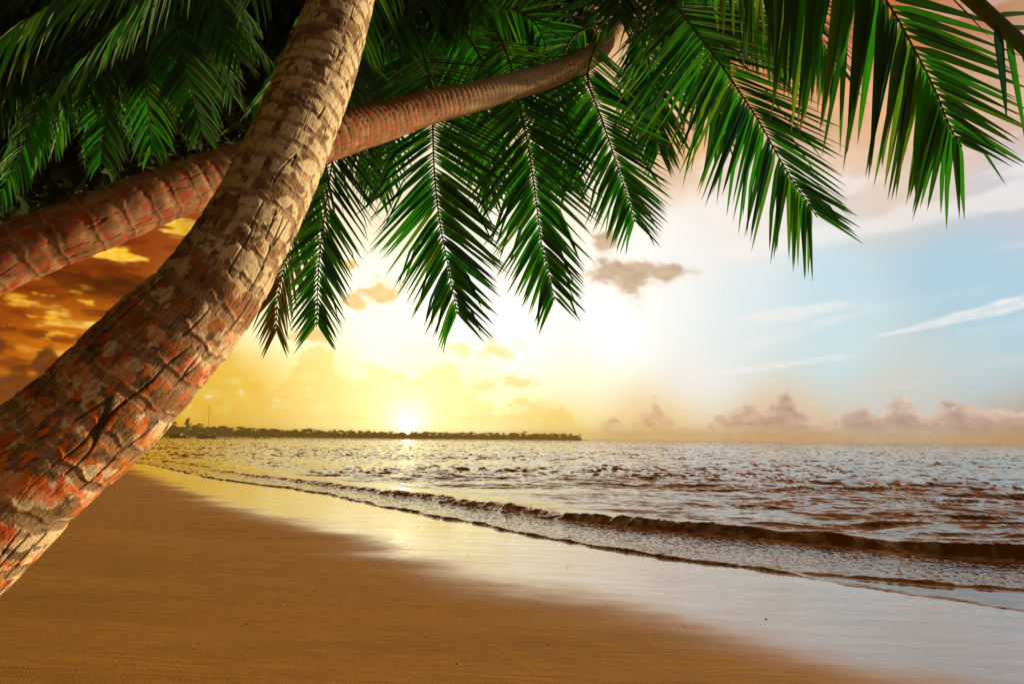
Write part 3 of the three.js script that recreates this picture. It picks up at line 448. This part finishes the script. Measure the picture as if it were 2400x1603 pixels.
// one blade: folded along its middle, tapering to a point, bent by its weight
function blade(P, dir, face, len, wid, sag, kink, r, segs = 6) {
  const pos = [], uv = [], idx = [], p = P.clone(), d = dir.clone(), step = len / segs, twist = (r() - 0.5) * 0.9;
  for (let j = 0; j <= segs; j++) {
    const u = j / segs, z = d.clone().cross(face).normalize().applyAxisAngle(d, twist * u), y = z.clone().cross(d).normalize(), w = wid * (u < 0.16 ? lerp(0.28, 1, u / 0.16) : Math.pow(1 - (u - 0.16) / 0.84, 0.72)) * 0.5 + (j === segs ? 0.0006 : 0.001), fold = w * 0.34;
    for (const [k, lift] of [[-1, fold], [0, 0], [1, fold]]) { pos.push(p.x + z.x * w * k + y.x * lift, p.y + z.y * w * k + y.y * lift, p.z + z.z * w * k + y.z * lift); uv.push(k * 0.5 + 0.5, u); }
    if (j < segs) { d.addScaledVector(DOWN, sag * (0.5 + u)).normalize(); if (kink && j === kink) d.addScaledVector(DOWN, 0.9).normalize(); p.addScaledVector(d, step); }
  }
  for (let j = 0; j < segs; j++) for (let k = 0; k < 2; k++) { const a = j * 3 + k; idx.push(a, a + 1, a + 3, a + 1, a + 4, a + 3); }
  return geo(pos, idx, uv);
}
function rib(curve, r0, r1, from = 0, flat = 0.75) {
  const N = 36, M = 7, pos = [], idx = []; let up = V(0, 0, 1);
  for (let j = 0; j <= N; j++) { const t = lerp(from, 1, j / N), P = curve.getPointAt(t), T = curve.getTangentAt(t); up = up.clone().addScaledVector(T, -up.dot(T)).normalize(); const s = T.clone().cross(up), R = lerp(r0, r1, Math.pow(j / N, 0.7)); for (let i = 0; i < M; i++) { const a = (i / M) * TAU; const c = Math.cos(a) * R * flat, d = Math.sin(a) * R; pos.push(P.x + up.x * c + s.x * d, P.y + up.y * c + s.y * d, P.z + up.z * c + s.z * d); } }
  for (let j = 0; j < N; j++) for (let i = 0; i < M; i++) { const a = j * M + i, b = j * M + ((i + 1) % M); idx.push(a, b, a + M, b, b + M, a + M); }
  return geo(pos, idx);
}
/* pts: the midrib; face: which way the upper or lower side looks; n: blades a side; len, wid of a blade; open: angle from the midrib at its foot and at its tip; mats: [material, share]; single: every blade a mesh of its own */
function frond(tree, { pts, face = V(0, 0.15, 1), n = 50, len = 0.7, wid = 0.036, open = [62, 24], sag = 0.03, from = 0.2, rr = [0.02, 0.004], mats = [['green', 1]], ribm = 'green', single = false, seed = 1, gap = [1, 1], vee = 0.12, ragged = 0.17 }) {
  const r = rng(seed), curve = new THREE.CatmullRomCurve3(pts.map((p) => V(...p)), false, 'centripetal'), f = new THREE.Group(); f.name = 'frond'; tree.add(f);
  curve.arcLengthDivisions = 300;
  mesh('midrib', local(tree, rib(curve, rr[0], rr[1])), ribMat[ribm], f);
  const loose = {};
  for (const side of [-1, 1]) for (let i = 0; i < n; i++) {
    const q = (i + 0.5 + (r() - 0.5) * 0.35) / n, t = lerp(from, 0.995, q); if (r() < ragged * 0.3) continue;
    const P = curve.getPointAt(t), T = curve.getTangentAt(t), S = T.clone().cross(face).normalize(), N = S.clone().cross(T).normalize(), a = (lerp(open[0], open[1], Math.pow(q, 0.9)) + (r() - 0.5) * 7) * RAD;
    const d = T.clone().multiplyScalar(Math.cos(a)).addScaledVector(S, side * Math.sin(a)).addScaledVector(N, -vee + (r() - 0.5) * 0.09).normalize();
    const prof = q < 0.35 ? lerp(0.72, 1, q / 0.35) : lerp(1, 0.42, Math.pow((q - 0.35) / 0.65, 1.5)), L = len * prof * (0.9 + 0.2 * r()) * gap[side > 0 ? 1 : 0], w = wid * (0.55 + 0.45 * prof) * (0.85 + 0.3 * r());
    const fc = N.clone().applyAxisAngle(d, side * 0.35 + (r() - 0.5) * 0.5), kink = r() < ragged ? 3 + Math.floor(r() * 2) : 0, g = local(tree, blade(P.addScaledVector(S, side * rr[1] * 0.5), d, fc, L, w, sag * (0.6 + 0.8 * r()), kink, r, single ? 7 : 5));
    let k = r(), m = mats[0][0]; for (const [name, share] of mats) { if (k < share) { m = name; break; } k -= share; }
    if (single) mesh('leaflet', g, LEAF[m], f); else (loose[m] ??= []).push(g);
  }
  for (const [m, list] of Object.entries(loose)) { const o = mesh('leaflets', mergeGeometries(list), LEAF[m], f); o.userData.kind = 'stuff'; }
  return f;
}
const FROND_MIX = [['lush', 0.42], ['green', 0.4], ['lime', 0.11], ['blue', 0.07]];   // leaf tones of every green frond

// the near palm: the big bright frond at the right, the stalk in the corner, the frond at the upper left
frond(nearPalm, { pts: [[-0.7, 4.89, -2.87], [0.28, 5.0, -2.78], [1.24, 4.6, -2.93], [1.94, 4.0, -3.2], [2.11, 3.8, -3.28], [2.27, 3.58, -3.36], [2.39, 3.4, -3.44], [2.47, 3.32, -3.48]], face: V(-0.25, 0.1, 1), n: 76, from: 0.3, len: 1.05, wid: 0.056, open: [72, 30], sag: 0.006, rr: [0.022, 0.004], mats: FROND_MIX, single: true, seed: 11, vee: 0.05 });
frond(nearPalm, { pts: [[-0.68, 4.86, -2.88], [0.48, 4.4, -2.27], [1.21, 3.74, -2.14], [1.61, 3.31, -2.19], [1.74, 3.2, -2.21], [1.93, 3.08, -2.27], [2.2, 2.84, -2.36], [2.5, 2.4, -2.5]], face: V(-0.3, 0.6, 1), n: 20, from: 0.72, len: 0.6, wid: 0.036, rr: [0.05, 0.022], mats: FROND_MIX, seed: 12 });
frond(nearPalm, { pts: [[-0.72, 4.8, -2.85], [-1.21, 4.4, -2.86], [-1.62, 4.02, -2.9], [-2.03, 3.8, -2.88], [-2.28, 3.6, -2.86], [-2.55, 3.3, -2.85]], face: V(0.2, 0.8, 0.6), n: 38, from: 0.22, len: 0.62, wid: 0.034, open: [70, 45], sag: 0.1, mats: FROND_MIX, single: true, seed: 13 });
frond(nearPalm, { pts: [[-0.75, 4.84, -2.88], [-1.3, 4.75, -3.1], [-1.8, 4.45, -3.35], [-2.2, 4.1, -3.5], [-2.6, 3.75, -3.6]], face: V(0.2, 0.8, 0.6), n: 42, len: 0.65, sag: 0.09, mats: FROND_MIX, seed: 14 });
for (let i = 0; i < 24; i++) {                             // the rest of its crown, above the picture
  const r = rng(300 + i), a = i * 2.4 + 0.5, l = 2.3 + r() * 0.8, up = 0.4 + r() * 1.3, o = V(-0.704, 4.9, -2.88), e = V(Math.cos(a) * l, up - 0.6, Math.sin(a) * l * 0.8);
  if (e.x > 0.6 && e.z < 0) e.y += 0.8;
  frond(nearPalm, { pts: [[0, 0, 0], [e.x * 0.35, up * 0.7, e.z * 0.35], [e.x * 0.72, up * 0.75 + e.y * 0.25, e.z * 0.72], [e.x, e.y, e.z]].map((p) => [p[0] + o.x, p[1] + o.y, p[2] + o.z]), face: V(0, 1, 0.2), n: 34, len: 0.6, sag: 0.08, mats: FROND_MIX, seed: 310 + i });
}
// the far palm: the fronds on its right that hang before the sky
const C2 = [1.22, 6.72, -7.35];
frond(farPalm, { pts: [C2, [0.87, 5.96, -6.86], [0.79, 5.53, -6.72], [0.87, 5.23, -6.66], [0.96, 4.91, -6.61], [1.08, 4.48, -6.57], [1.18, 4.15, -6.57], [1.24, 3.9, -6.55]], n: 62, from: 0.28, len: 0.9, wid: 0.054, open: [66, 32], sag: 0.008, mats: FROND_MIX, single: true, seed: 21 });
frond(farPalm, { pts: [C2, [1.44, 6.05, -6.05], [1.66, 5.02, -5.28], [1.79, 4.54, -5.04], [1.9, 4.18, -4.89], [2.05, 3.75, -4.8], [2.18, 3.52, -4.8], [2.27, 3.36, -4.79]], face: V(-0.1, 0.1, 1), n: 80, from: 0.3, len: 1.12, wid: 0.054, open: [60, 30], sag: 0.008, mats: FROND_MIX, single: true, seed: 22, gap: [0.85, 1.05] });
frond(farPalm, { pts: [[1.25, 6.77, -7.35], [1.26, 6.6, -6.17], [1.71, 6.25, -5.62], [2.19, 5.7, -5.29], [2.48, 5.2, -5.16], [2.65, 4.76, -5.12]], face: V(0, 0.4, 1), n: 62, from: 0.25, len: 1.05, wid: 0.052, open: [60, 26], sag: 0.05, mats: FROND_MIX, seed: 23 });
[[[C2, [0.67, 6.4, -7.3], [0.52, 5.65, -7.31], [0.57, 5.1, -7.39], [0.65, 4.7, -7.46]], FROND_MIX], [[C2, [1.48, 6.46, -7.29], [1.64, 5.86, -7.38], [1.69, 5.4, -7.45], [1.72, 5.1, -7.51]], FROND_MIX], [[C2, [1.81, 6.38, -7.0], [2.1, 5.69, -6.9], [2.26, 5.25, -6.87], [2.31, 5.0, -6.92]], FROND_MIX],
  [[C2, [1.9, 6.7, -6.9], [2.5, 6.2, -6.6], [2.9, 5.6, -6.5]], FROND_MIX], [[C2, [1.8, 7.0, -6.4], [2.5, 6.6, -5.7], [3.1, 6.0, -5.2]], FROND_MIX], [[C2, [1.4, 7.1, -6.6], [1.6, 6.9, -5.7], [1.7, 6.2, -5.1]], FROND_MIX], [[C2, [0.9, 7.0, -6.7], [0.6, 6.8, -5.9], [0.4, 6.3, -5.4]], FROND_MIX], [[C2, [0.6, 7.1, -7.2], [-0.2, 7.0, -7.0], [-0.8, 6.3, -6.9]], FROND_MIX],
  [[C2, [2.0, 7.2, -7.6], [2.9, 7.0, -7.8], [3.6, 6.4, -7.9]], FROND_MIX], [[C2, [1.5, 7.3, -8.0], [1.8, 7.2, -8.8], [2.0, 6.5, -9.4]], FROND_MIX], [[C2, [0.8, 7.3, -7.9], [0.3, 7.1, -8.5], [-0.1, 6.2, -8.9]], FROND_MIX], [[C2, [1.2, 7.5, -7.0], [1.3, 7.7, -6.3], [1.4, 7.4, -5.5]], FROND_MIX], [[C2, [1.6, 6.5, -6.9], [1.95, 5.95, -6.4], [2.15, 5.5, -6.2]], FROND_MIX], [[C2, [1.7, 7.0, -6.8], [2.2, 6.7, -6.2], [2.6, 6.2, -5.9]], FROND_MIX], [[C2, [1.9, 6.9, -7.2], [2.5, 6.6, -7.0], [3.1, 6.1, -6.9]], FROND_MIX], [[C2, [1.35, 6.9, -6.9], [1.5, 6.6, -6.3], [1.6, 5.9, -5.9]], FROND_MIX], [[C2, [1.1, 6.7, -6.8], [1.05, 6.3, -6.2], [1.0, 5.7, -5.9]], FROND_MIX], [[C2, [1.6, 7.2, -6.9], [2.1, 7.1, -6.3], [2.5, 6.7, -5.6]], FROND_MIX],
].forEach(([pts, mats], i) => frond(farPalm, { pts, n: 50, from: 0.18, len: 0.85, wid: 0.052, mats, sag: 0.05, seed: 400 + i, face: V(0.1 * (i % 3), 0.3, 1) }));

// the broad leafy tree behind the palms
{
  const under = table([[-12, 3.6], [-9.86, 4.1], [-8.46, 4.64], [-7.05, 5.2], [-6.04, 5.6], [-3.9, 6.4], [-2.85, 6.8], [-1.5, 7.25], [-0.15, 7.7], [1.1, 8.3], [1.9, 9.3]]), base = V(-15, 0.6, -9), t = thing('shade_tree', 'broad dark leafy tree whose deep canopy closes off the sky behind the palms', 'tree', base), r = rng(91);
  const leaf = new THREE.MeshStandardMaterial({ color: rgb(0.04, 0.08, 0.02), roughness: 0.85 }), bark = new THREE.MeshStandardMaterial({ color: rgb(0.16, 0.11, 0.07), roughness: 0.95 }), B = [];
  const limb = (pts, a, b) => mesh('limb', local(t, rib(new THREE.CatmullRomCurve3(pts.map((p) => V(...p))), a, b, 0, 1)), bark, t);
  mesh('trunk', local(t, rib(new THREE.CatmullRomCurve3([V(-15, 0.6, -9), V(-14.6, 3, -9.6), V(-13.6, 6, -10.5), V(-12, 8, -11.2)]), 0.55, 0.32, 0, 1)), bark, t);
  limb([[-12, 8, -11.2], [-8, 9.2, -11.8], [-3, 10, -12], [0.5, 10.4, -12]], 0.3, 0.06); limb([[-12.6, 7.4, -11], [-10, 9.5, -12.4], [-6, 11.5, -12.8], [-2, 12.2, -12.6]], 0.26, 0.06); limb([[-13, 7, -10.9], [-10.5, 7.2, -11.4], [-7, 7.9, -11.6]], 0.2, 0.05);
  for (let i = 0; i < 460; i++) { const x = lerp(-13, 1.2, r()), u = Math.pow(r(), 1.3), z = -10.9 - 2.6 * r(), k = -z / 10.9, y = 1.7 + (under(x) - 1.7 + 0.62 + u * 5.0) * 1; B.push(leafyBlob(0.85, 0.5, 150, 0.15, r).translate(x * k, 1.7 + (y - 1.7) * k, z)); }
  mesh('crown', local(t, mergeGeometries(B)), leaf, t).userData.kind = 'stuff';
}
// the line of trees along the top of the beach, beside and behind the viewpoint, that keeps the light off the trunks from that side
{
  const r = rng(131), leaf = new THREE.MeshStandardMaterial({ color: rgb(0.04, 0.08, 0.02), roughness: 0.85 }), bark = new THREE.MeshStandardMaterial({ color: rgb(0.16, 0.11, 0.07), roughness: 0.95 }), B = [];
  for (let i = 0; i < 150; i++) { const a = r() * TAU, y = 1.2 + 5.6 * r(), q = Math.sqrt(r()) * 2.9 * Math.sin(clamp((y - 0.2) / 7) * Math.PI) ** 0.5; B.push(leafyBlob(0.8, 0.55, 90, 0.19, r).translate(Math.cos(a) * q, y, Math.sin(a) * q)); }
  const crown = mergeGeometries(B), stem = new THREE.CylinderGeometry(0.14, 0.26, 4.2, 10).translate(0, 2.1, 0);
  [[-6.3, 0.4, 1, 'leafy tree beside the foot of the thick leaning palm'], [-8.9, -4.6, 1.1, 'leafy tree beside the foot of the reddish trunk'], [-5.2, 4.4, 1.05, 'leafy tree at the top of the beach, second along from the thick palm'], [-2.0, 7.4, 1.15, 'leafy tree at the top of the beach, third along from the thick palm'], [2.6, 9.4, 1.1, 'leafy tree at the top of the beach, last along from the thick palm']].forEach(([x, z, k, label], i) => {
    const t = thing('beach_grove_tree', label, 'tree', V(x, sandY(x, z) - 0.05, z), 'trees along the top of the beach'); t.rotation.y = i * 1.7; t.scale.setScalar(k);
    mesh('trunk', stem, bark, t); mesh('crown', crown, leaf, t).userData.kind = 'stuff';
  });
}
// two more palms, their trunks lost in the dark foliage: [path of the trunk]
const hiddenA = [[-14, 0.5, -10, 0.2], [-11.5, 4.2, -10.2, 0.15], [-8.0, 7.2, -9.8, 0.13], [-4.2, 8.2, -9, 0.12], [-1, 7.0, -7.3, 0.11]], hiddenB = [[-14, 0.6, -8, 0.2], [-11.5, 4.4, -8.8, 0.15], [-8.2, 7.0, -8.8, 0.13], [-4.2, 6.8, -6.6, 0.12]];
const behindPalm = palm('coconut_palm', 'shaded palm behind the reddish trunk with long fronds hanging straight down', hiddenA), leftPalm = palm('coconut_palm', 'dark palm crown massed above the left end of the reddish trunk', hiddenB);
for (const [t, p] of [[behindPalm, hiddenA], [leftPalm, hiddenB]]) mesh('trunk', local(t, sweep(p, 40, steps([[0, 1, 160]]), (a, s, r) => r + 0.008 * (1 - Math.abs(((s * 9) % 1) - 0.5) * 2)).g), slimMat, t);
const C3 = [-1, 7.0, -7.3];
frond(behindPalm, { pts: [C3, [-1.6, 6.2, -6.9], [-1.69, 4.88, -6.1], [-1.69, 4.24, -5.9], [-1.71, 3.71, -5.82], [-1.73, 3.24, -5.79], [-1.73, 2.66, -5.82]], n: 80, from: 0.3, len: 0.74, wid: 0.046, open: [60, 32], sag: 0.01, mats: FROND_MIX, seed: 31, face: V(0.35, 0.1, 1) });
frond(behindPalm, { pts: [C3, [-1.1, 6.3, -7.0], [-0.9, 5.45, -6.53], [-0.82, 4.82, -6.32], [-0.78, 4.35, -6.18], [-0.72, 3.84, -6.16], [-0.63, 3.4, -6.12], [-0.55, 3.02, -6.14], [-0.51, 2.84, -6.13]], n: 84, from: 0.3, len: 1.0, wid: 0.06, open: [72, 34], sag: 0.007, mats: FROND_MIX, single: true, seed: 32 });
frond(behindPalm, { pts: [C3, [-0.4, 6.6, -7.1], [-0.08, 5.85, -6.77], [0.03, 5.24, -6.56], [0.14, 4.68, -6.44], [0.22, 4.12, -6.42], [0.29, 3.58, -6.4], [0.38, 3.24, -6.45], [0.42, 3.06, -6.48]], n: 84, from: 0.3, len: 0.95, wid: 0.056, open: [64, 32], sag: 0.008, mats: FROND_MIX, single: true, seed: 33 });
frond(behindPalm, { pts: [C3, [-1.6, 6.4, -7.3], [-1.82, 5.13, -6.57], [-2.05, 4.42, -6.58], [-2.25, 3.69, -6.58], [-2.36, 3.07, -6.57], [-2.38, 2.72, -6.64]], n: 60, from: 0.3, len: 0.8, wid: 0.046, open: [46, 22], sag: 0.012, mats: [['dry', 0.75], ['lime', 0.25]], ribm: 'dry', seed: 34, face: V(0.6, 0.1, 1) });
[[C3, [-1.81, 6.0, -6.98], [-1.73, 5.25, -6.89], [-1.6, 4.7, -6.9], [-1.55, 4.4, -6.93]], [C3, [-1.33, 5.72, -7.01], [-1.42, 5.1, -7.0], [-1.46, 4.7, -7.07], [-1.5, 4.4, -7.13]], [C3, [-0.38, 6.0, -7.16], [-0.32, 5.3, -7.16], [-0.26, 4.7, -7.25], [-0.26, 4.4, -7.31]], [C3, [-0.6, 6.2, -7.4], [-0.5, 5.4, -7.6], [-0.45, 4.9, -7.7]], [C3, [0.2, 6.7, -7.4], [0.45, 6.0, -7.5], [0.5, 5.3, -7.6]]].forEach((pts, i) => frond(behindPalm, { pts, n: 44, from: 0.2, len: 0.72, wid: 0.05, mats: FROND_MIX, seed: 430 + i, sag: 0.05 }));
// dense dark fronds of both, ending above the reddish trunk
{
  const low = [[-6.9, 3.3, -6.8], [-5.39, 3.81, -6.77], [-3.7, 4.36, -6.7], [-1.99, 4.95, -6.6], [-0.5, 5.65, -6.7], [0.92, 6.35, -6.9]];
  for (let i = 0; i < 96; i++) {
    const r = rng(500 + i), k = (i / 96) * 4.999, a = low[Math.floor(k)], b = low[Math.floor(k) + 1], t = k % 1, layer = i % 3, e = V(lerp(a[0], b[0], t), lerp(a[1], b[1], t) + 0.42 + layer * 0.55 + r() * 0.5, lerp(a[2], b[2], t) - 0.6 * r() - (i % 2) * 0.9);
    e.x *= 1 + (-e.z - 6.8) * 0.13; e.y = 1.7 + (e.y - 1.7) * (1 + (-e.z - 6.8) * 0.13);
    const tree = e.x > -2.9 ? behindPalm : leftPalm, o = tree === behindPalm ? V(...C3) : V(-4.2, 6.7, -6.5), m = o.clone().lerp(e, 0.5).add(V(0, 0.35 + 0.3 * r(), 0.2 * (r() - 0.5)));
    frond(tree, { pts: [[o.x, o.y, o.z], [m.x, m.y, m.z], [e.x, e.y, e.z]], n: 46, from: 0.08, len: 0.66, wid: 0.05, open: [66, 34], sag: 0.12, mats: FROND_MIX, seed: 600 + i, face: V((r() - 0.5) * 0.8, 0.5 + r() * 0.5, 0.8) });
  }
}
console.log('fronds done');

// ───────────────────────── small things on the sand ─────────────────────────
{
  const r = rng(77), shell = new THREE.MeshStandardMaterial({ color: rgb(0.75, 0.66, 0.5), roughness: 0.5 }), weed = new THREE.MeshStandardMaterial({ color: rgb(0.09, 0.045, 0.015), roughness: 0.9 });
  const bit = (s) => { const g = new THREE.IcosahedronGeometry(s, 2), p = g.attributes.position; for (let i = 0; i < p.count; i++) { const k = 1 + 0.35 * n2(p.getX(i) / s * 1.3 + s * 900, p.getY(i) / s * 1.3 + p.getZ(i) / s); p.setXYZ(i, p.getX(i) * k * 1.4, p.getY(i) * k * 0.5, p.getZ(i) * k); } g.computeVertexNormals(); return g; };
  for (const [x, z] of [[-1.96, -7.0], [-2.1, -5.6], [-2.2, -5.0], [0.75, -9.0], [1.6, -8.3], [-0.6, -9.8], [0.3, -5.3], [0.95, -6.8], [1.5, -6.0], [-0.35, -4.75], [2.35, -6.4], [-1.0, -7.9]]) {
    const m = mesh('weed_scrap', bit(0.004 + 0.004 * r()), weed); m.position.set(x, sandY(x, z) + 0.004, z); m.rotation.y = r() * 6; tag(m, 'tiny dark scrap of weed lying on the smooth sand', 'weed', 'dark scraps on the sand');
  }
  const m = mesh('shell_chip', bit(0.009), shell); m.position.set(-2.05, sandY(-2.05, -6.3) + 0.006, -6.3); tag(m, 'small pale shell chip lying alone on the dry sand', 'shell');
}
renderer.render(scene, camera);
